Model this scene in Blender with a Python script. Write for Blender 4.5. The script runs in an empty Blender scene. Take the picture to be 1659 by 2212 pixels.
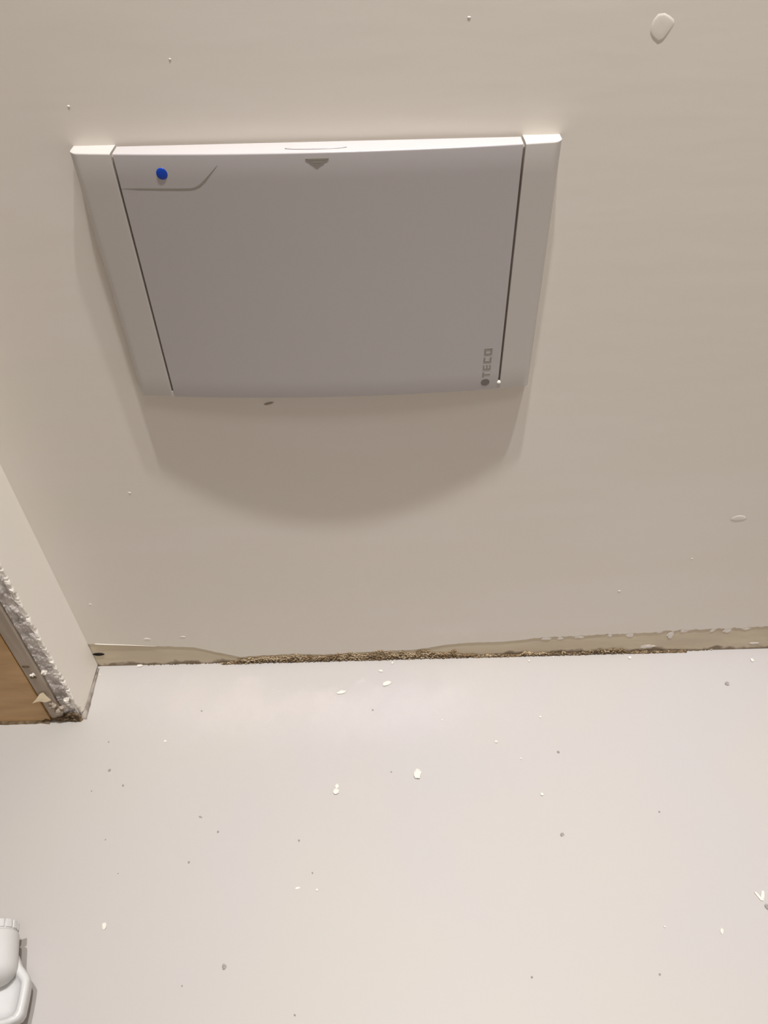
import bpy, bmesh, math, random
from mathutils import Vector, Matrix, noise

random.seed(7)
scene = bpy.context.scene
C = scene.collection

# ------------------------------------------------------------------ camera
IMG_W, IMG_H, FOC = 1659, 2212, 1661.0
PITCH, ROLL = math.radians(44.4), math.radians(1.53)
CAM = Vector((0.0, -0.688, 0.991))
r0 = Vector((1, 0, 0))
fwd = Vector((0, math.cos(PITCH), -math.sin(PITCH)))
u0 = Vector((0, math.sin(PITCH), math.cos(PITCH)))
right = math.cos(ROLL) * r0 - math.sin(ROLL) * u0
up = math.sin(ROLL) * r0 + math.cos(ROLL) * u0
cam_data = bpy.data.cameras.new('camera')
cam = bpy.data.objects.new('camera', cam_data)
C.objects.link(cam)
cam_data.sensor_fit = 'VERTICAL'
cam_data.sensor_height = 36.0
cam_data.lens = FOC / IMG_H * 36.0
cam_data.clip_start = 0.02
m = Matrix((right, up, -fwd)).transposed().to_4x4()
m.translation = CAM
cam.matrix_world = m
scene.camera = cam

# ------------------------------------------------------------------ world, lamps, exposure
world = bpy.data.worlds.new('world')
scene.world = world
world.use_nodes = True
world.node_tree.nodes['Background'].inputs[0].default_value = (0.9, 0.85, 0.8, 1)
world.node_tree.nodes['Background'].inputs[1].default_value = 0.0


def spot(name, loc, power, radius, col, cone=56.0):
    d = bpy.data.lights.new(name, 'SPOT')
    d.energy = power
    d.shadow_soft_size = radius
    d.color = col
    d.spot_size = math.radians(cone)
    d.spot_blend = 1.0
    o = bpy.data.objects.new(name, d)
    C.objects.link(o)
    o.location = loc          # points straight down
    return o


# two small downlights set close to the wall
LAMP_COL = (1.0, 0.985, 0.985)
spot('ceiling_spot', (-0.02, -0.290, 2.90), 132.0, 0.030, LAMP_COL)
spot('ceiling_spot', (0.38, -0.290, 2.90), 132.0, 0.030, LAMP_COL)

# unseen fill lamp, added under the ceiling to raise the ambient light
ad = bpy.data.lights.new('added_fill_lamp', 'AREA')
ad.shape = 'RECTANGLE'
ad.size, ad.size_y = 0.9, 0.5
ad.energy = 7.0
ad.color = LAMP_COL
ao = bpy.data.objects.new('added_fill_lamp', ad)
C.objects.link(ao)
ao.location = (0.45, -1.25, 2.92)

scene.cycles.sample_clamp_indirect = 0.0
scene.cycles.blur_glossy = 0.0      # keeps the light that the glossy lid throws on the floor
vs = scene.view_settings
vs.view_transform = 'Standard'
vs.look = 'None'
vs.gamma = 1.0
vs.use_curve_mapping = False
vs.exposure = 0.50


# ------------------------------------------------------------------ photo pixel -> place
def ray(px, py):
    return right * ((px - IMG_W / 2) / FOC) - up * ((py - IMG_H / 2) / FOC) + fwd


def on_wall(px, py, y=0.0):
    d = ray(px, py)
    return CAM + d * ((y - CAM.y) / d.y)


def on_floor(px, py, z=0.0):
    d = ray(px, py)
    return CAM + d * ((z - CAM.z) / d.z)


def interp(tab, x):
    if x <= tab[0][0]:
        return tab[0][1]
    for (a, b), (c, d) in zip(tab, tab[1:]):
        if x <= c:
            return b + (d - b) * (x - a) / (c - a)
    return tab[-1][1]


# ------------------------------------------------------------------ materials
def rgb(r, g, b):
    return tuple(((v / 255) / 12.92 if v / 255 <= 0.04045 else ((v / 255 + 0.055) / 1.055) ** 2.4) for v in (r, g, b)) + (1,)


def material(name, col, rough=0.6, col2=None, scale=8.0, detail=3.0, bump=0.0, bump_scale=60.0, stretch=(1, 1, 1), spec=0.5, lo=0.35, hi=0.65):
    mt = bpy.data.materials.new(name)
    mt.use_nodes = True
    nt = mt.node_tree
    b = nt.nodes['Principled BSDF']
    b.inputs['Base Color'].default_value = col
    b.inputs['Roughness'].default_value = rough
    b.inputs['Specular IOR Level'].default_value = spec
    tc = nt.nodes.new('ShaderNodeTexCoord')
    mp = nt.nodes.new('ShaderNodeMapping')
    mp.inputs['Scale'].default_value = stretch
    nt.links.new(tc.outputs['Object'], mp.inputs['Vector'])
    if col2:
        n = nt.nodes.new('ShaderNodeTexNoise')
        n.inputs['Scale'].default_value = scale
        n.inputs['Detail'].default_value = detail
        nt.links.new(mp.outputs[0], n.inputs['Vector'])
        rp = nt.nodes.new('ShaderNodeValToRGB')
        rp.color_ramp.elements[0].position = lo
        rp.color_ramp.elements[0].color = col
        rp.color_ramp.elements[1].position = hi
        rp.color_ramp.elements[1].color = col2
        nt.links.new(n.outputs['Fac'], rp.inputs['Fac'])
        nt.links.new(rp.outputs['Color'], b.inputs['Base Color'])
    if bump:
        n2 = nt.nodes.new('ShaderNodeTexNoise')
        n2.inputs['Scale'].default_value = bump_scale
        n2.inputs['Detail'].default_value = 4.0
        nt.links.new(mp.outputs[0], n2.inputs['Vector'])
        bp = nt.nodes.new('ShaderNodeBump')
        bp.inputs['Strength'].default_value = bump
        bp.inputs['Distance'].default_value = 0.002
        nt.links.new(n2.outputs['Fac'], bp.inputs['Height'])
        nt.links.new(bp.outputs[0], b.inputs['Normal'])
    return mt


M = {}
M['wall'] = material('wall_paint', rgb(223, 217, 206), 0.55, rgb(226, 218, 210), 5.0, 2.0, 0.10, 26.0, (0.35, 1, 1.6))
M['ceiling'] = material('ceiling_paint', rgb(225, 218, 205), 0.8)
M['floor'] = material('floor_sheet', rgb(184, 179, 172), 0.5, rgb(183, 178, 176), 3.2, 2.0, 0.03, 12.0, spec=0.2)
M['reveal'] = material('reveal_paint', rgb(240, 235, 224), 0.55, rgb(241, 235, 227), 6.0, 2.0, 0.08, 30.0)
M['plaster'] = material('bare_plaster', rgb(160, 152, 148), 0.9, rgb(226, 219, 213), 45.0, 5.0, 0.5, 160.0)
M['frame'] = material('door_frame_paint', rgb(176, 162, 146), 0.5, rgb(160, 146, 130), 30.0, 3.0, 0.15, 60.0, (3, 1, 0.4))
M['door'] = material('door_wood', rgb(176, 138, 88), 0.42, rgb(196, 158, 108), 14.0, 5.0, 0.1, 40.0, (0.8, 1, 4.0))
M['plastic'] = material('panel_plastic', rgb(193, 187, 181), 0.22, spec=0.5)
M['lid'] = material('lid_plastic', rgb(181, 175, 174), 0.15, spec=0.5)
M['dark'] = material('groove_shade_plastic', rgb(128, 118, 108), 0.6)
M['print'] = material('grey_print', rgb(112, 106, 100), 0.6)
M['print_and_crease'] = material('light_grey_print_and_crease', rgb(142, 138, 128), 0.6)
M['blue'] = material('blue_plastic', rgb(4, 62, 172), 0.4)
M['white'] = material('white_plastic', rgb(206, 205, 203), 0.4)
M['chip'] = material('paint_chip', rgb(228, 222, 211), 0.7, rgb(216, 209, 198), 300.0)
M['grit'] = material('grey_grit', rgb(138, 131, 125), 0.9, rgb(165, 158, 151), 400.0)
M['crumb'] = material('crumbly_residue', rgb(132, 108, 76), 0.95, rgb(190, 170, 140), 55.0, 5.0, 0.5, 500.0)
M['crumb_and_gap_dark'] = material('dark_residue_and_gap', rgb(84, 68, 50), 0.95, rgb(128, 108, 82), 140.0, 4.0)
M['yellow'] = material('yellow_plastic', rgb(205, 200, 60), 0.5)
M['flap'] = material('aged_paper', rgb(222, 206, 176), 0.8, rgb(206, 188, 158), 60.0)
M['hole'] = material('hole_dark', rgb(30, 24, 18), 0.95)
M['caulk'] = material('dirty_caulk', rgb(118, 109, 101), 0.8, rgb(168, 158, 148), 60.0, 4.0, 0.3, 200.0)


def substrate_material():
    mt = material('old_wall_base', rgb(210, 197, 173), 0.75, rgb(197, 183, 160), 24.0, 4.0, 0.15, 120.0, (0.3, 1, 1))
    nt = mt.node_tree
    b = nt.nodes['Principled BSDF']
    src = b.inputs['Base Color'].links[0].from_socket
    tc = nt.nodes.new('ShaderNodeTexCoord')
    sx = nt.nodes.new('ShaderNodeSeparateXYZ')
    nt.links.new(tc.outputs['Object'], sx.inputs[0])
    n = nt.nodes.new('ShaderNodeTexNoise')
    n.inputs['Scale'].default_value = 45.0
    n.inputs['Detail'].default_value = 5.0
    nt.links.new(tc.outputs['Object'], n.inputs['Vector'])
    # uneven grime along the joint, its dark also painting the gap line's shade
    mm = nt.nodes.new('ShaderNodeMath'); mm.operation = 'MULTIPLY_ADD'
    mm.inputs[1].default_value = -0.034; mm.inputs[2].default_value = 0.0110
    nt.links.new(n.outputs['Fac'], mm.inputs[0])
    ad = nt.nodes.new('ShaderNodeMath'); ad.operation = 'ADD'
    nt.links.new(sx.outputs['Z'], ad.inputs[0]); nt.links.new(mm.outputs[0], ad.inputs[1])
    mr = nt.nodes.new('ShaderNodeMapRange')
    mr.inputs['From Min'].default_value = -0.003; mr.inputs['From Max'].default_value = 0.003
    nt.links.new(ad.outputs[0], mr.inputs['Value'])
    mx = nt.nodes.new('ShaderNodeMix'); mx.data_type = 'RGBA'
    mx.inputs['A'].default_value = rgb(132, 117, 97)
    nt.links.new(mr.outputs[0], mx.inputs['Factor'])
    nt.links.new(src, mx.inputs['B'])
    nt.links.new(mx.outputs['Result'], b.inputs['Base Color'])
    return mt


M['base'] = substrate_material()


# ------------------------------------------------------------------ mesh helpers
def obj(name, verts, faces, mat, parent=None, smooth=False, bevel=0.0, seg=2):
    me = bpy.data.meshes.new(name)
    me.from_pydata([tuple(v) for v in verts], [], faces)
    bm = bmesh.new(); bm.from_mesh(me)
    bmesh.ops.recalc_face_normals(bm, faces=bm.faces)
    if bevel:
        es = [e for e in bm.edges if len(e.link_faces) == 2 and e.calc_face_angle(0) > 0.6]
        bmesh.ops.bevel(bm, geom=es, offset=bevel, segments=seg, profile=0.5, affect='EDGES', clamp_overlap=True)
    bm.to_mesh(me); bm.free()
    if smooth:
        for p in me.polygons:
            p.use_smooth = True
    o = bpy.data.objects.new(name, me)
    me.materials.append(mat)
    C.objects.link(o)
    o.parent = parent
    return o


def box_vf(x0, x1, y0, y1, z0, z1):
    v = [(x, y, z) for z in (z0, z1) for y in (y0, y1) for x in (x0, x1)]
    f = [(0, 1, 3, 2), (4, 6, 7, 5), (0, 4, 5, 1), (2, 3, 7, 6), (0, 2, 6, 4), (1, 5, 7, 3)]
    return v, f


def box(name, x0, x1, y0, y1, z0, z1, mat, parent=None, bevel=0.0):
    v, f = box_vf(x0, x1, y0, y1, z0, z1)
    return obj(name, v, f, mat, parent, bevel=bevel)


def loft(name, loops, mat, parent=None, smooth=True, cap=True, closed=True, bevel=0.0):
    n = len(loops[0])
    v = [p for lp in loops for p in lp]
    f = []
    for i in range(len(loops) - 1):
        for j in range(n if closed else n - 1):
            a, b = i * n + j, i * n + (j + 1) % n
            f.append((a, b, b + n, a + n))
    if cap:
        f.append(tuple(range(n)))
        f.append(tuple(range((len(loops) - 1) * n, len(loops) * n)))
    return obj(name, v, f, mat, parent, smooth, bevel)


def structure(o, label, cat=None):
    o['kind'] = 'structure'
    o['label'] = label
    return o


def tag(o, label, cat, group=None, kind=None):
    o['label'] = label
    o['category'] = cat
    if group:
        o['group'] = group
    if kind:
        o['kind'] = kind
    return o


def empty(name, loc):
    e = bpy.data.objects.new(name, None)
    e.empty_display_size = 0.05
    C.objects.link(e)
    e.location = loc
    return e


# ------------------------------------------------------------------ the room
RX = -0.446           # face of the short return wall
PY = -0.089           # front plane of that return (door side)
XL, XR, YF, ZC = -1.5, 1.45, -1.9, 2.93

fl = box('floor', XL - 0.1, XR + 0.1, YF - 0.1, 0.12, -0.06, 0.0, M['floor'])
structure(fl, 'pale smooth floor sheet littered with paint chips and grit')

# back wall: an old base layer with a painted coat in front whose lower edge is ragged
wall_back = box('wall_back', XL, XR + 0.1, 0.0009, 0.12, 0.0, ZC, M['base'])
structure(wall_back, 'beige painted wall behind the distribution panel, bare strip along the floor')
EDGE = [(198, 1392), (215, 1392), (330, 1396), (420, 1399), (480, 1412), (520, 1420), (560, 1417), (640, 1413), (700, 1415),
        (760, 1411), (810, 1408), (850, 1406), (900, 1404), (960, 1394), (1010, 1389), (1080, 1387), (1140, 1382), (1150, 1379),
        (1230, 1375), (1330, 1370), (1400, 1367), (1450, 1363), (1470, 1361), (1550, 1359), (1659, 1354), (1900, 1348)]
edge_w = sorted((on_wall(a, b).x, on_wall(a, b).z) for a, b in EDGE)


def coat_edge(x):
    z = interp(edge_w, x)
    rough = 0.0010 if x < 0.2 else 0.0034
    z += rough * noise.noise((x * 90, 3.1, 0)) + rough * 0.8 * noise.noise((x * 260, 9.1, 0))
    return max(z, 0.004)


verts, faces = [], []
xs = [RX - 0.02 + i * 0.0025 for i in range(int((0.75 - RX) / 0.0025))] + [XR]
for x in xs:
    z = coat_edge(x)
    verts += [(x, 0, ZC), (x, 0, z + 0.001), (x, 0.0003, z), (x, 0.0011, z)]
for i in range(len(xs) - 1):
    a, b = i * 4, i * 4 + 4
    faces += [(a, b, b + 1, a + 1), (a + 1, b + 1, b + 2, a + 2), (a + 2, b + 2, b + 3, a + 3)]
obj('paint_coat', verts, faces, M['wall'], wall_back)


def blob(name, loc, size, mat, parent=None, seed=0, sub=2, rough=0.35, rot=0.0, freq=1.6):
    bm = bmesh.new()
    bmesh.ops.create_icosphere(bm, subdivisions=sub, radius=1.0)
    for v in bm.verts:
        k = 1 + rough * noise.noise(v.co * freq + Vector((seed * 7.3, seed * 1.7, 0)))
        v.co = Vector((v.co.x * size[0], v.co.y * size[1], v.co.z * size[2])) * k
    bmesh.ops.rotate(bm, verts=bm.verts, cent=(0, 0, 0), matrix=Matrix.Rotation(rot, 3, 'Z'))
    me = bpy.data.meshes.new(name)
    bm.to_mesh(me); bm.free()
    me.materials.append(mat)
    o = bpy.data.objects.new(name, me)
    C.objects.link(o)
    o.location = loc
    o.parent = parent
    return o


def smooth(o):
    for p in o.data.polygons:
        p.use_smooth = True
    return o


# raised lumps and specks under / on the paint
LUMPS = [[(1404, 71), (1409, 82), (1421, 93), (1432, 88), (1444, 72), (1457, 52), (1456, 42), (1447, 34), (1436, 28), (1422, 30), (1412, 42), (1406, 57)],
         [(1577, 1122), (1584, 1117), (1596, 1113), (1608, 1114), (1614, 1120), (1608, 1123), (1594, 1125), (1583, 1125)]]
for pix in LUMPS:
    w = [on_wall(*q) for q in pix]
    cx, cz = sum(p.x for p in w) / len(w), sum(p.z for p in w) / len(w)
    lps = []
    for k, y in ((1.06, 0.0002), (1.0, 0.0), (0.9, -0.0003), (0.78, -0.0004), (0.3, -0.0004)):
        lps.append([(cx + (p.x - cx) * k, y, cz + (p.z - cz) * k) for p in w])
    loft('paint_lump', lps, M['wall'], wall_back)
for k, (px, py, r) in enumerate([(280, 1065, 3.2), (195, 1306, 3.6), (1338, 1277, 3.4), (1495, 1207, 2.4), (1013, 38, 3.4), (148, 230, 3),
                                 (367, 128, 2.5), (318, 1381, 5), (395, 1376, 4)]):
    p = on_wall(px, py)
    s = (on_wall(px + r, py) - p).length
    smooth(blob('paint_speck', p, (s * (1.6 if k > 6 else 1.1), 0.0004, s * 0.9), M['wall'], wall_back, 20 + k, 2, 0.3))

# thin ridge of paint over the left end of the bare strip
loops = []
for i in range(15):
    px = 205 + i * 9.5
    p = on_wall(px, 1391 + i * 0.35)
    rr = 0.0009 * (1 - 0.8 * i / 14)
    loops.append([(p.x, -0.0002 + rr * math.cos(a), p.z + rr * math.sin(a)) for a in [k * math.pi / 4 for k in range(8)]])
loft('paint_ridge', loops, M['wall'], wall_back)

# flakes of paint left on the bare strip, just below the coat
for k, (px, py, w, h) in enumerate([(1449, 1371, 8, 7), (1478, 1362, 9, 5), (1494, 1358, 7, 3), (1541, 1360, 6, 5), (1572, 1362, 9, 5), (1360, 1372, 8, 4),
                                    (1318, 1373, 5, 3), (1250, 1376, 9, 3), (1180, 1380, 10, 3), (1210, 1379, 7, 3), (1612, 1358, 8, 3), (1425, 1366, 6, 3),
                                    (1400, 1397, 17, 3), (1630, 1390, 12, 2)]):
    p = on_wall(px, py)
    s = (on_wall(px + w, py) - p).length
    h_ = abs(on_wall(px, py - h).z - p.z)
    blob('paint_fleck', (p.x, 0.0006, p.z), (s, 0.0005, h_), M['wall'], wall_back, 70 + k, 2, 0.7)

# small dark hole in the corner of the strip
p = on_wall(213, 1413, 0.0009)
lo = []
for (rr, yy) in ((1.3, -0.0004), (1.0, -0.0012), (0.85, -0.0006), (0.55, -0.0002)):
    lo.append([(p.x + 0.0068 * rr * math.cos(a), 0.0009 + yy, p.z + 0.0028 * rr * math.sin(a)) for a in [k * math.tau / 20 for k in range(20)]])
loft('corner_hole', lo, M['hole'], wall_back, cap=True)

# remaining shell
structure(box('ceiling', XL - 0.1, XR + 0.1, YF - 0.1, 0.12, ZC, ZC + 0.08, M['ceiling']), 'plain ceiling above the view')
structure(box('wall_right', XR, XR + 0.1, YF, 0.0, 0.0, ZC, M['wall']), 'beige wall beyond the right edge')
structure(box('wall_front', XL, XR, YF - 0.1, YF, 0.0, ZC, M['wall']), 'beige wall behind the viewer')
structure(box('wall_outer', XL - 0.1, XL, YF, PY, 0.0, ZC, M['wall']), 'beige wall beyond the left edge')

# ------------------------------------------------------------------ the short return wall by the door
FX0, FX1 = -0.4905, -0.4695     # door frame strip
wl = box('wall_left', FX1 - 0.001, RX - 0.002, PY + 0.003, 0.0009, 0.0, ZC, M['plaster'])
structure(wl, 'short cream wall return at left with a broken plaster edge')
# painted coat of the return, ragged towards the door
verts, faces = [], []
nz = 260
zs = [0.005 + (0.75) * i / nz for i in range(nz + 1)] + [ZC]
for i, z in enumerate(zs):
    j = 0.0035 * noise.noise((z * 60, 1.3, 5)) + 0.003 * noise.noise((z * 190, 4.3, 5))
    if z < 0.03:
        j += (0.03 - z) * 0.25
    ye = PY + 0.002 + j
    wrap = 0.0035 + 0.004 * noise.noise((z * 75, 7.7, 2))
    verts += [(RX, 0.0, z), (RX, ye + 0.002, z), (RX - 0.0008, ye, z), (RX - 0.002 - max(wrap, 0.0), PY + 0.0012 + 0.0006 * noise.noise((z * 300, 0, 0)), z),
              (RX - 0.0025 - max(wrap, 0.0), PY + 0.0035, z)]
for i in range(len(zs) - 1):
    a, b = i * 5, i * 5 + 5
    for k in range(4):
        faces.append((a + k, a + k + 1, b + k + 1, b + k))
obj('return_coat', verts, faces, M['reveal'], wl)
# lumpy bare plaster edge
verts, faces = [], []
nx, nz = 12, 260
for i in range(nz + 1):
    z = 0.012 + 0.75 * i / nz
    for k in range(nx + 1):
        x = FX1 + (RX - 0.003 - FX1) * k / nx
        d = 0.0028 * noise.noise((x * 120, z * 70, 2)) + 0.0016 * noise.noise((x * 330, z * 260, 6))
        e = 0.004 if k in (0, nx) else 0
        verts.append((x, PY + 0.001 + d + e, z))
for i in range(nz):
    for k in range(nx):
        a = i * (nx + 1) + k
        faces.append((a, a + 1, a + nx + 2, a + nx + 1))
obj('plaster_edge', verts, faces, M['plaster'], wl)
# dirty caulk in the joint between return and floor
loops = []
for i in range(28):
    t = i / 27
    y = -0.004 + (PY - 0.002 + 0.004) * t
    rr = 0.0016 + 0.0034 * t + 0.0012 * noise.noise((t * 9, 2, 2))
    loops.append([(RX + 0.0004 + rr * math.cos(a), y, 0.0002 + rr * 1.3 * math.sin(a)) for a in [k * math.pi / 6 for k in range(7)]])
loft('caulk_bead', loops, M['caulk'], wl, cap=True, closed=False)

# door frame and door
door = box('door_1', XL + 0.001, FX0 - 0.0012, PY - 0.004, PY + 0.03, 0.0035, ZC, M['door'])
structure(door, 'brown wooden door at the left edge beside the broken plaster')
trim = box('trim_1', FX0, FX1 - 0.0012, PY - 0.002, PY + 0.03, 0.0015, ZC, M['frame'], bevel=0.0012)
structure(trim, 'narrow beige door frame strip between door and plaster')
for px, py, w in ((56, 1440, 0.010), (72, 1463, 0.009)):
    q = on_wall(px, py, PY - 0.002)
    o = blob('chipped_notch', (q.x, PY - 0.0019, q.z), (w * 0.55, 0.0012, 0.003), M['crumb_and_gap_dark'], trim, px, 2, 0.5)
# dark strip painting the black shade of the gap under the door
lo = []
for i in range(60):
    x = -0.75 + (FX0 + 0.75 - 0.002) * i / 59
    r_ = 0.003 + 0.0016 * noise.noise((x * 80, 1, 1))
    lo.append([(x, PY - 0.0045 - r_, 0.0002), (x, PY - 0.0042 - r_ * 0.4, r_), (x, PY - 0.002, r_ * 1.2)])
loft('door_gap_strip', lo, M['crumb_and_gap_dark'], door, cap=False, closed=False)

# ------------------------------------------------------------------ distribution panel
PXC, PZB = -0.0492, 0.512
PW, PH = 0.4125, 0.249
panel = empty('distribution_panel', (PXC, 0.0, PZB))
panel.rotation_euler = (0, math.radians(0.12), 0)
tag(panel, 'grey-white plastic electrical distribution panel on the wall, blue dot on lid', 'electrical panel')
GL, GR = -0.2190 - PXC, 0.1245 - PXC     # groove centre lines (local x)
HW = PW / 2


def bow(x):
    k = 1 - (x / HW) ** 2
    return 0.0165 + 0.0115 * k


def front(x, z):
    # front face leans back a little towards the bottom
    return -(bow(x) - 0.0035 * (1 - z / PH))


def shell(name, x0, x1, z0, z1, mat, back=0.0, nx=24, nz=10, rx0=0.0, rx1=0.0, rz=0.002, inset=0.0):
    """A slab whose front follows the bowed face; rx*, rz: edge roundings."""
    def prof(a, a0, a1, ra, rb):
        d = 0.0
        if ra and a < a0 + ra:
            t = (a0 + ra - a) / ra; d = max(d, ra * (1 - math.sqrt(max(0, 1 - t * t))))
        if rb and a > a1 - rb:
            t = (a - a1 + rb) / rb; d = max(d, rb * (1 - math.sqrt(max(0, 1 - t * t))))
        return d

    def samples(a0, a1, ra, rb, n):
        s = set()
        for k in range(6):
            if ra: s.add(round(a0 + ra * (1 - math.cos(k * math.pi / 10)), 6))
            if rb: s.add(round(a1 - rb * (1 - math.cos(k * math.pi / 10)), 6))
        lo_, hi_ = a0 + ra, a1 - rb
        for k in range(n + 1):
            s.add(round(lo_ + (hi_ - lo_) * k / n, 6))
        return sorted(s)
    X = samples(x0, x1, rx0, rx1, nx)
    Z = samples(z0, z1, rz, rz, nz)
    v, f = [], []
    nX, nZ = len(X), len(Z)
    for z in Z:
        for x in X:
            d = max(prof(x, x0, x1, rx0, rx1), prof(z, z0, z1, rz, rz))
            v.append((x, min(front(x, z) + inset + d, back), z))
    nb = len(v)
    for z in Z:
        for x in X:
            v.append((x, back, z))
    for i in range(nZ - 1):
        for j in range(nX - 1):
            a = i * nX + j
            f.append((a, a + 1, a + nX + 1, a + nX))
            f.append((nb + a, nb + a + nX, nb + a + nX + 1, nb + a + 1))
    for j in range(nX - 1):
        for base in (0, (nZ - 1) * nX):
            f.append((base + j, base + j + 1, nb + base + j + 1, nb + base + j))
    for i in range(nZ - 1):
        for base in (0, nX - 1):
            a = i * nX + base
            f.append((a, a + nX, nb + a + nX, nb + a))
    o = obj(name, v, f, mat, panel)
    for p in o.data.polygons:
        p.use_smooth = True
    md = o.modifiers.new('split', 'EDGE_SPLIT')
    md.split_angle = math.radians(50)
    return o


GW = 0.0011
body = shell('back_box', -HW + 0.003, HW - 0.003, 0.003, PH - 0.003, M['dark'], 0.0, nx=24, inset=0.0035)  # body coloured dark to paint the shade inside the grooves
lid = shell('lid', GL + GW, GR - GW, 0.0, PH, M['lid'], -0.004, nx=40, nz=12, rz=0.0014)
shell('side_cheek', -HW, GL - GW, 0.0, PH, M['plastic'], 0.0, nx=10, rx0=0.006, rx1=0.0004, rz=0.0014)
shell('side_cheek', GR + GW, HW, 0.0, PH, M['plastic'], 0.0, nx=10, rx0=0.0004, rx1=0.006, rz=0.0014)


def loc(px, py):
    """photo pixel -> (x, z) on the bowed front, in panel coordinates"""
    y = -0.02
    for _ in range(6):
        q = on_wall(px, py, y)
        y = front(max(-HW, min(HW, q.x - PXC)), q.z - PZB)
    return q.x - PXC, q.z - PZB


def plate(name, pts, mat, parent, lift=0.0004, thick=0.0008):
    """thin flat outline laid on the bowed lid; pts in local (x, z)"""
    a = [(x, front(x, z) - lift, z) for x, z in pts]
    b = [(x, front(x, z) - lift + thick, z) for x, z in pts]
    return loft(name, [a, b], mat, parent, smooth=False)


# blue indicator
bx_, bz_ = loc(349, 376)
lps = []
for rr, dy in ((0.0049, 0.0004), (0.0049, -0.0002), (0.0044, -0.0004), (0.0018, -0.00045)):
    lps.append([(bx_ + rr * math.cos(a), front(bx_, bz_) + dy, bz_ + rr * math.sin(a)) for a in [k * math.tau / 28 for k in range(28)]])
loft('blue_button', lps, M['blue'], lid)
bpy.data.objects['blue_button']['label'] = 'round blue button near the upper left of the lid'

# curved crease below the button (flat grey strip painting a tapering groove's shade)
cr = [(262, 408.5), (300, 409.5), (345, 410), (385, 410), (410, 409.5), (420, 407.5), (430, 402.5), (440, 393), (452, 378), (468, 358)]
pts = [loc(*c) for c in cr]
up_, dn_ = [], []
for i, (x, z) in enumerate(pts):
    a = pts[max(i - 1, 0)]; b = pts[min(i + 1, len(pts) - 1)]
    dx, dz = b[0] - a[0], b[1] - a[1]
    L = math.hypot(dx, dz)
    t = i / (len(pts) - 1)
    w = 0.0008 * min(1, 6 * t + 0.15) * min(1, 4 * (1 - t) + 0.15)
    up_.append((x - dz / L * w, z + dx / L * w)); dn_.append((x + dz / L * w, z - dx / L * w))
v = [(x, front(x, z) - 0.00008, z) for x, z in up_ + dn_]
n = len(pts)
obj('lid_crease_shade', v, [(i, i + 1, n + i + 1, n + i) for i in range(n - 1)], M['print_and_crease'], lid)

# three bars narrowing to a downward arrow
for (xa, xb, yy) in ((658, 709, 344.5), (667, 700, 351), (676, 691, 357)):
    A, B = loc(xa, yy), loc(xb, yy)
    h = 0.0008
    s = 0.0022
    plate('opening_mark', [(A[0], A[1] + h), (B[0], A[1] + h), (B[0] - s, A[1] - h), (A[0] + s, A[1] - h)], M['print_and_crease'], lid, 0.0003, 0.0005)

# finger recess in the top edge: shallow lens-shaped lip
lps = []
for rr, dz in ((1.0, 0.0001), (0.93, 0.0007), (0.8, 0.0002)):
    lps.append([(-0.0 + 0.026 * rr * math.cos(a), -0.0185 + 0.0035 * rr * math.sin(a), PH + dz) for a in [k * math.tau / 40 for k in range(40)]])
loft('finger_lip', lps, M['lid'], lid)

# maker's lettering, reading upwards, with a round emblem below
lx, lz = loc(1048, 825)
CW = 0.0082          # letter height (runs along local x), tops to the left
tx = lx + 0.0003


def letter(z0, ln, kind):
    th = 0.0019
    l, r_ = tx - CW / 2, tx + CW / 2     # l = top of letter
    m0, m1, e = z0 + th, z0 + ln, th * 0.8
    if kind == 'T':
        return [(l, l + th, z0, m1), (l + th, r_, z0 + ln / 2 - th / 2, z0 + ln / 2 + th / 2)]
    if kind == 'E':
        return [(l, r_, z0, m0), (l, l + e, m0, m1), (tx - e / 2, tx + e / 2, m0, m1), (r_ - e, r_, m0, m1)]
    if kind == 'C':
        return [(l, r_, z0, m0), (l, l + th, m0, m1), (r_ - th, r_, m0, m1)]
    return [(l, r_, z0, m0), (l, r_, m1 - th, m1), (l, l + th, m0, m1 - th), (r_ - th, r_, m0, m1 - th)]


z = lz + 0.0068
for ch, ln in (('T', 0.0060), ('E', 0.0060), ('C', 0.0064), ('O', 0.0078)):
    v, f = [], []
    for (x0, x1, z0, z1) in letter(z, ln, ch):
        bv, bf = box_vf(x0, x1, -0.0002, 0.0005, z0, z1)
        bv = [(x_, front(x_, z_) + y_, z_) for x_, y_, z_ in bv]
        f += [tuple(i + len(v) for i in q) for q in bf]
        v += bv
    obj('brand_letter', v, f, M['print_and_crease'], lid)
    z += ln + 0.0029
plate('brand_emblem', [(lx + 0.0046 * math.cos(a), lz + 0.0043 * math.sin(a)) for a in [k * math.tau / 24 for k in range(24)]], M['print'], lid, 0.0003, 0.0006)

# white pin at the lower end of the right groove
gx, gz = GR - 0.0002, loc(1072, 826)[1]
lps = []
for rr, dy in ((0.0021, 0.002), (0.0021, -0.0003), (0.0013, -0.0012)):
    lps.append([(gx + rr * math.cos(a), front(gx, gz) + dy, gz + rr * math.sin(a)) for a in [k * math.tau / 16 for k in range(16)]])
loft('hinge_pin', lps, M['chip'], panel)
# foot piece that closes each groove at its lower end
for g in (GL, GR):
    box('groove_stop', g - GW, g + GW, front(g, 0.0) + 0.0006, -0.004, 0.0008, 0.0065, M['plastic'], panel)
# subtle bump on the wall under the lid, coloured darker than the paint
p = on_wall(580, 872)
o = blob('wall_bump', (p.x, -0.0006, p.z), (0.0055, 0.0006, 0.0013), M['frame'], wall_back, 4, 2, 0.4)
o.rotation_euler = (0, math.radians(-14), 0)

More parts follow.
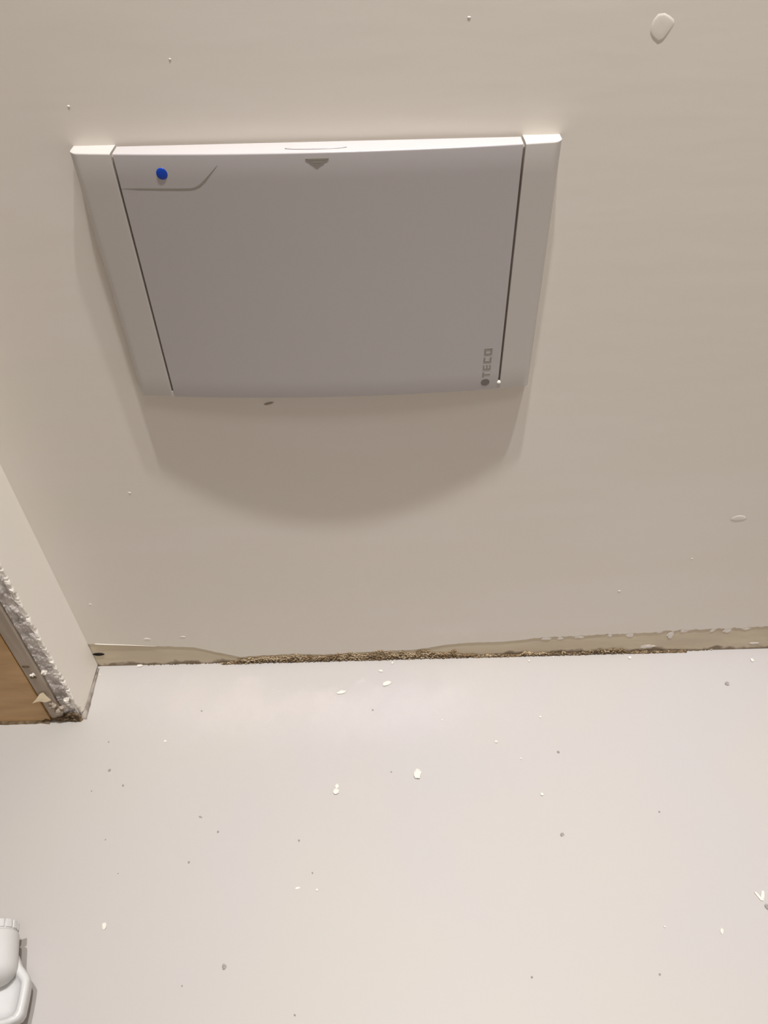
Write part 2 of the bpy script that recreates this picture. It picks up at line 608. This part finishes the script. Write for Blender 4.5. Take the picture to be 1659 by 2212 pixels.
# ------------------------------------------------------------------ crumbly residue along the joint
ICO_V, ICO_F = [], []
bm = bmesh.new(); bmesh.ops.create_icosphere(bm, subdivisions=1, radius=1)
ICO_V = [v.co.copy() for v in bm.verts]; ICO_F = [tuple(v.index for v in f.verts) for f in bm.faces]; bm.free()


def lumps(name, spots, mat):
    v, f = [], []
    for k, (x, y, z, s) in enumerate(spots):
        o = len(v)
        for c in ICO_V:
            q = 1 + 0.5 * noise.noise(c * 1.9 + Vector((k * 3.1, 0, 0)))
            v.append((x + c.x * s * q * 1.25, y + c.y * s * q * 0.8, max(0.0, z + c.z * s * q)))
        f += [tuple(i + o for i in q) for q in ICO_F]
    return obj(name, v, f, mat)


TOP = [(470, 0.0), (500, 0.009), (560, 0.017), (600, 0.014), (640, 0.021), (690, 0.012), (720, 0.018), (780, 0.020), (830, 0.026), (870, 0.020),
       (930, 0.018), (985, 0.016), (1000, 0.008), (1090, 0.004), (1120, 0.004), (1132, 0.016), (1150, 0.006), (1170, 0.009), (1210, 0.009), (1225, 0.004),
       (1265, 0.006), (1290, 0.014), (1340, 0.011), (1350, 0.004), (1420, 0.004), (1440, 0.003), (1500, 0.0)]
top_w = [(on_wall(a, 1420).x, b) for a, b in TOP]
spots, dark = [], []
for k in range(3600):
    x = random.uniform(top_w[0][0], top_w[-1][0])
    t = interp(top_w, x) * (0.85 + 0.5 * noise.noise((x * 110, 0.4, 0)))
    if t < 0.001:
        continue
    z = random.random() * t
    s = random.uniform(0.0007, 0.0017)
    y = 0.0006 - 0.0030 * (1 - z / 0.030) * random.random()
    (dark if (z < 0.005 and random.random() < 0.5) or x > 0.24 and random.random() < .5 else spots).append((x, y, z, s))
for k in range(320):
    x = random.uniform(-0.37, 0.50)
    dark.append((x, 0.0005, random.uniform(0, 0.0012), random.uniform(0.0006, 0.0014)))
tag(lumps('crumbly_residue', spots, M['crumb']), 'brown crumbly residue along the joint of wall and floor', 'residue', kind='stuff')
tag(lumps('joint_grime', dark, M['crumb_and_gap_dark']), 'dark grime in the crack where wall meets floor', 'grime', kind='stuff')

# ------------------------------------------------------------------ broken pieces at the foot of the return
corner = []


def shard(name, px, py, hgt, pts, mat, label, cat, thick=0.002, tilt=(0, 0, 0), y=None, group=None):
    q = on_wall(px, py, y) if y is not None else on_floor(px, py, hgt)
    a = [(x, -thick / 2, z) for x, z in pts]
    b = [(x * 0.94, thick / 2, z * 0.94) for x, z in pts]
    o = loft(name, [a, b], mat, None, smooth=False)
    o.location = q
    o.rotation_euler = tilt
    return tag(o, label, cat, group)


shard('torn_flap', 92, 1508, 0.02, [(-0.016, -0.008), (-0.009, -0.001), (-0.002, 0.008), (0.003, 0.010), (0.006, 0.003), (0.011, -0.004), (0.003, -0.007), (-0.006, -0.005)], M['flap'],
      'torn cream paper flap at the foot of the door frame', 'paper scrap', 0.0015, (math.radians(-20), 0, 0), y=PY - 0.007)
for k, (px, py, s, lab) in enumerate([(113, 1524, 0.0055, 'pale plaster lump below the torn paper flap'),
                                      (135, 1528, 0.0042, 'pale plaster lump beside the ragged corner edge'),
                                      (143, 1512, 0.0042, 'white plaster lump stuck on the ragged corner edge'),
                                      (128, 1536, 0.0062, 'broken plaster lump in the dark corner gap'),
                                      (70, 1458, 0.0030, 'small white plaster lump on the door frame strip'),
                                      (95, 1453, 0.0042, 'white plaster flake on the ragged grey edge')]):
    q = on_wall(px, py, PY - 0.005)
    o = blob('plaster_lump', (q.x, q.y, max(q.z, s * 0.7)), (s, s * 0.8, s * 0.8), M['chip'] if k in (2, 4, 5) else M['frame'], None, 40 + k, 2, 0.8)
    tag(o, lab, 'plaster lump')
spots = []
for k in range(130):
    px, py = random.uniform(98, 168), 0
    py = random.uniform(1538, 1556) if px > 120 else random.uniform(1546, 1558)
    q = on_floor(px, py)
    spots.append((q.x, q.y, random.uniform(0, 0.006 if px < 150 else 0.002), random.uniform(0.0014, 0.0036)))
for k in range(110):
    x, z = random.uniform(FX1 - 0.012, RX - 0.003), random.uniform(0.0, 0.021)
    if z > 0.004 + 0.75 * (x - FX1 + 0.014):
        continue
    spots.append((x, PY - random.uniform(0.001, 0.005), z, random.uniform(0.0014, 0.0032)))
tag(lumps('corner_rubble', spots, M['crumb_and_gap_dark']), 'dark rubble in the gap at the foot of the wall return', 'rubble', kind='stuff')

# ------------------------------------------------------------------ chips and grit on the floor
def chip(px, py, w, h, ang, mat, name, label, cat, group, seed, zf=0.35):
    q = on_floor(px, py)
    sx = (on_floor(px + w / 2, py) - q).length
    sy = (on_floor(px, py + h / 2) - q).length
    hz = max(0.0004, min(sx, sy) * zf)
    o = blob(name, (q.x, q.y, hz * 0.75), (sx, sy, hz), mat, None, seed, 2 if max(w, h) > 9 else 1, 0.45, math.radians(ang))
    lowest = min(v.co.z for v in o.data.vertices)
    o.location.z = -lowest
    tag(o, label, cat, group)
    return o


ORD = 'first second third fourth fifth sixth seventh eighth ninth tenth eleventh twelfth thirteenth fourteenth fifteenth sixteenth seventeenth eighteenth nineteenth twentieth'.split()
TINY_W = 'tiny white paint crumb on the pale floor'
WH = 'white paint crumbs on the floor'
chips = [
    (836, 1477, 20, 9, 24, 'long white paint chip near the wall below the panel'),
    (737, 1496, 20, 7, 12, 'thin white paint sliver left of the long chip near the wall'),
    (885, 1418, 11, 12, 0, 'white paint flake lodged in the crumbly joint under the panel'),
    (823, 1450, 9, 6, 0, 'small white crumb just above the long paint chip'),
    (902, 1673, 16, 22, 0, 'largest squarish white paint chip in the middle of the floor'),
    (726, 1711, 13, 13, 30, 'rounded white paint chip left of the squarish chip'),
    (1559, 2011, 7, 13, -15, 'slim white paint chip near the lower right corner'),
    (643, 1919, 10, 6, 10, 'small white flake in the lower middle of the floor'),
    (225, 2001, 10, 16, 20, 'faint pale flake right of the white plastic fitting'),
    (1625, 1427, 8, 8, 0, 'white crumb near the wall at the right edge'),
    (1268, 1405, 16, 10, -35, 'white paint flake stuck in the joint right of the panel'),
    (302, 1438, 12, 7, 0, 'white paint flake on the joint at the left'),
    (1400, 1396, 26, 4, 2, 'thin pale paint sliver along the joint at right'),
    (1600, 1391, 60, 4, 3, 'long pale paint sliver along the joint by the right edge'),
]
for k, (px, py, w, h, a, lab) in enumerate(chips):
    chip(px, py, w, h, a, M['chip'], 'paint_chip', lab, 'paint chip', None, k + 60)
chip(728, 1699, 8, 10, 0, M['chip'], 'paint_chip', 'little white crumb touching the rounded chip', 'paint chip', None, 91)
for k, (px, py, s) in enumerate(sorted([(848, 1433, 6), (357, 1602, 6), (1072, 1603, 7), (1125, 1639, 4), (1171, 1717, 7), (685, 1923, 6), (1436, 2002, 5),
                                 (955, 1556, 5), (1167, 1549, 5), (1143, 1428, 5), (1195, 1420, 4), (1360, 1421, 7), (1342, 1404, 6), (372, 1434, 6),
                                 (216, 1458, 4), (1535, 1402, 8)])):
    chip(px, py, s, s, k * 40, M['chip'], 'paint_crumb', TINY_W + ', %s crumb from the left' % ORD[k], 'paint crumb', WH, 100 + k, 0.5)
# the V shaped shaving at the right edge
q = on_floor(1642, 1936)
w = 0.0062
pts = [(-w, w * 0.75), (-w * 0.55, w * 0.7), (-w * 0.05, -w * 0.25), (w * 0.55, w * 0.95), (w, w * 0.85), (w * 0.75, -w * 0.05), (w * 0.2, -w * 0.95), (-w * 0.25, -w * 0.8)]
lo = [[(x, y, 0.0) for x, y in pts], [(x, y, 0.0016) for x, y in pts]]
o = loft('paint_shaving', lo, M['chip'], None, smooth=False)
o.location = (q.x, q.y, 0.0)
tag(o, 'white V-shaped paint shaving at the right edge of the floor', 'paint chip')

GREY = 'tiny grey grit speck on the pale floor'
GG = 'grey grit specks on the floor'
for k, (px, py, w, h, a, lab) in enumerate([(484, 2089, 10, 12, 10, 'largest grey grit speck, near the bottom edge of the floor'),
                                           (1214, 1803, 10, 7, 30, 'grey grit speck on the right half of the floor'),
                                           (1570, 1477, 10, 8, 30, 'grey grit speck near the wall at right'),
                                           (1656, 1958, 9, 11, 0, 'grey grit speck under the V-shaped shaving'),
                                           (433, 1765, 9, 4, -20, 'elongated grey grit speck on the left half of the floor')]):
    chip(px, py, w, h, a, M['grit'], 'grit_speck', lab, 'grit', None, 140 + k)
for k, (px, py, s) in enumerate(sorted([(805, 1534, 5), (237, 1664, 6), (266, 1697, 5), (235, 1603, 3.5), (198, 1709, 3), (471, 1797, 5), (408, 1863, 5), (228, 1814, 3),
                                 (255, 1887, 3), (393, 2130, 4), (646, 1816, 5), (675, 1886, 4), (845, 1668, 4), (637, 2193, 5), (1206, 1625, 6),
                                 (1424, 1754, 4.5), (1149, 2111, 6), (1425, 2105, 5.5), (436, 1536, 4)])):
    chip(px, py, s, s, k * 50, M['grit'], 'grit_grain', GREY + ', %s speck from the left' % ORD[k], 'grit', GG, 150 + k, 0.45)

# ------------------------------------------------------------------ white plastic fitting at the left edge
AXZ = 0.052                      # axis height of the neck
edge = on_floor(40, 2060, AXZ)   # right-hand silhouette of the neck
R = 0.026
ax = edge.x - R - 0.0095
far_y = on_floor(20, 1992, AXZ + 0.018).y
fit = empty('plastic_fitting', (ax, far_y, 0.0))
YAW = math.radians(15)
fit.rotation_euler = (0, 0, YAW)
tag(fit, 'white moulded plastic fitting with ribbed collar lying at the lower left edge', 'plastic fitting')


def ring(r_, y, n=48, dz=0.0):
    return [(r_ * math.cos(a), y, AXZ + dz + r_ * math.sin(a)) for a in [k * math.tau / n for k in range(n)]]


loft('collar_core', [ring(R * 0.55, -0.0005), ring(R * 0.90, -0.0005), ring(R * 0.90, -0.0125)], M['white'], fit)
for k in range(16):
    a0, a1 = k * math.tau / 16 + 0.035, (k + 1) * math.tau / 16 - 0.035
    lps = []
    for y in (0.0, -0.0088):
        lps.append([(rr * math.cos(a), y, AXZ + rr * math.sin(a)) for a, rr in
                    [(a0 + (a1 - a0) * t / 4, R * 0.97) for t in range(5)] + [(a1 - (a1 - a0) * t / 4, R * 0.87) for t in range(5)]])
    loft('collar_rib', lps, M['white'], fit, smooth=False, bevel=0.0008)
prof = [(0.88, -0.0100), (0.96, -0.0104), (1.0, -0.013), (1.0, -0.046), (0.98, -0.049), (0.90, -0.053), (0.74, -0.057), (0.5, -0.060), (0.2, -0.061)]
loft('neck', [ring(R * a, b) for a, b in prof], M['white'], fit)


def to_local(p):
    dx, dy = p.x - ax, p.y - far_y
    return (dx * math.cos(YAW) + dy * math.sin(YAW), -dx * math.sin(YAW) + dy * math.cos(YAW))


g = [on_floor(px, py, 0.044) for px, py in ((38, 2062), (44, 2082), (53, 2094), (60, 2104), (62.5, 2112), (60, 2130), (54, 2162), (48, 2188), (40, 2201), (22, 2211), (-8, 2218))]
half = [to_local(p) for p in g]
pts = half + [(-x, y) for x, y in reversed(half)]
cy = sum(y for x, y in pts) / len(pts)


def scaled(k, z):
    return [(x * k, cy + (y - cy) * k, z) for x, y in pts]


loft('guard', [scaled(0.86, 0.0185), scaled(0.95, 0.028), scaled(1.0, 0.037), scaled(1.0, 0.042), scaled(0.96, 0.0448), scaled(0.84, 0.0452),
               scaled(0.76, 0.0425), scaled(0.70, 0.0355), scaled(0.4, 0.0315), scaled(0.1, 0.0305)], M['white'], fit)
lo = [ring(0.012, -0.100, dz=-0.0365), ring(0.0155, -0.104, dz=-0.0365), ring(0.0155, -0.20, dz=-0.0365), ring(0.012, -0.206, dz=-0.0365)]
loft('tail_tube', lo, M['white'], fit)
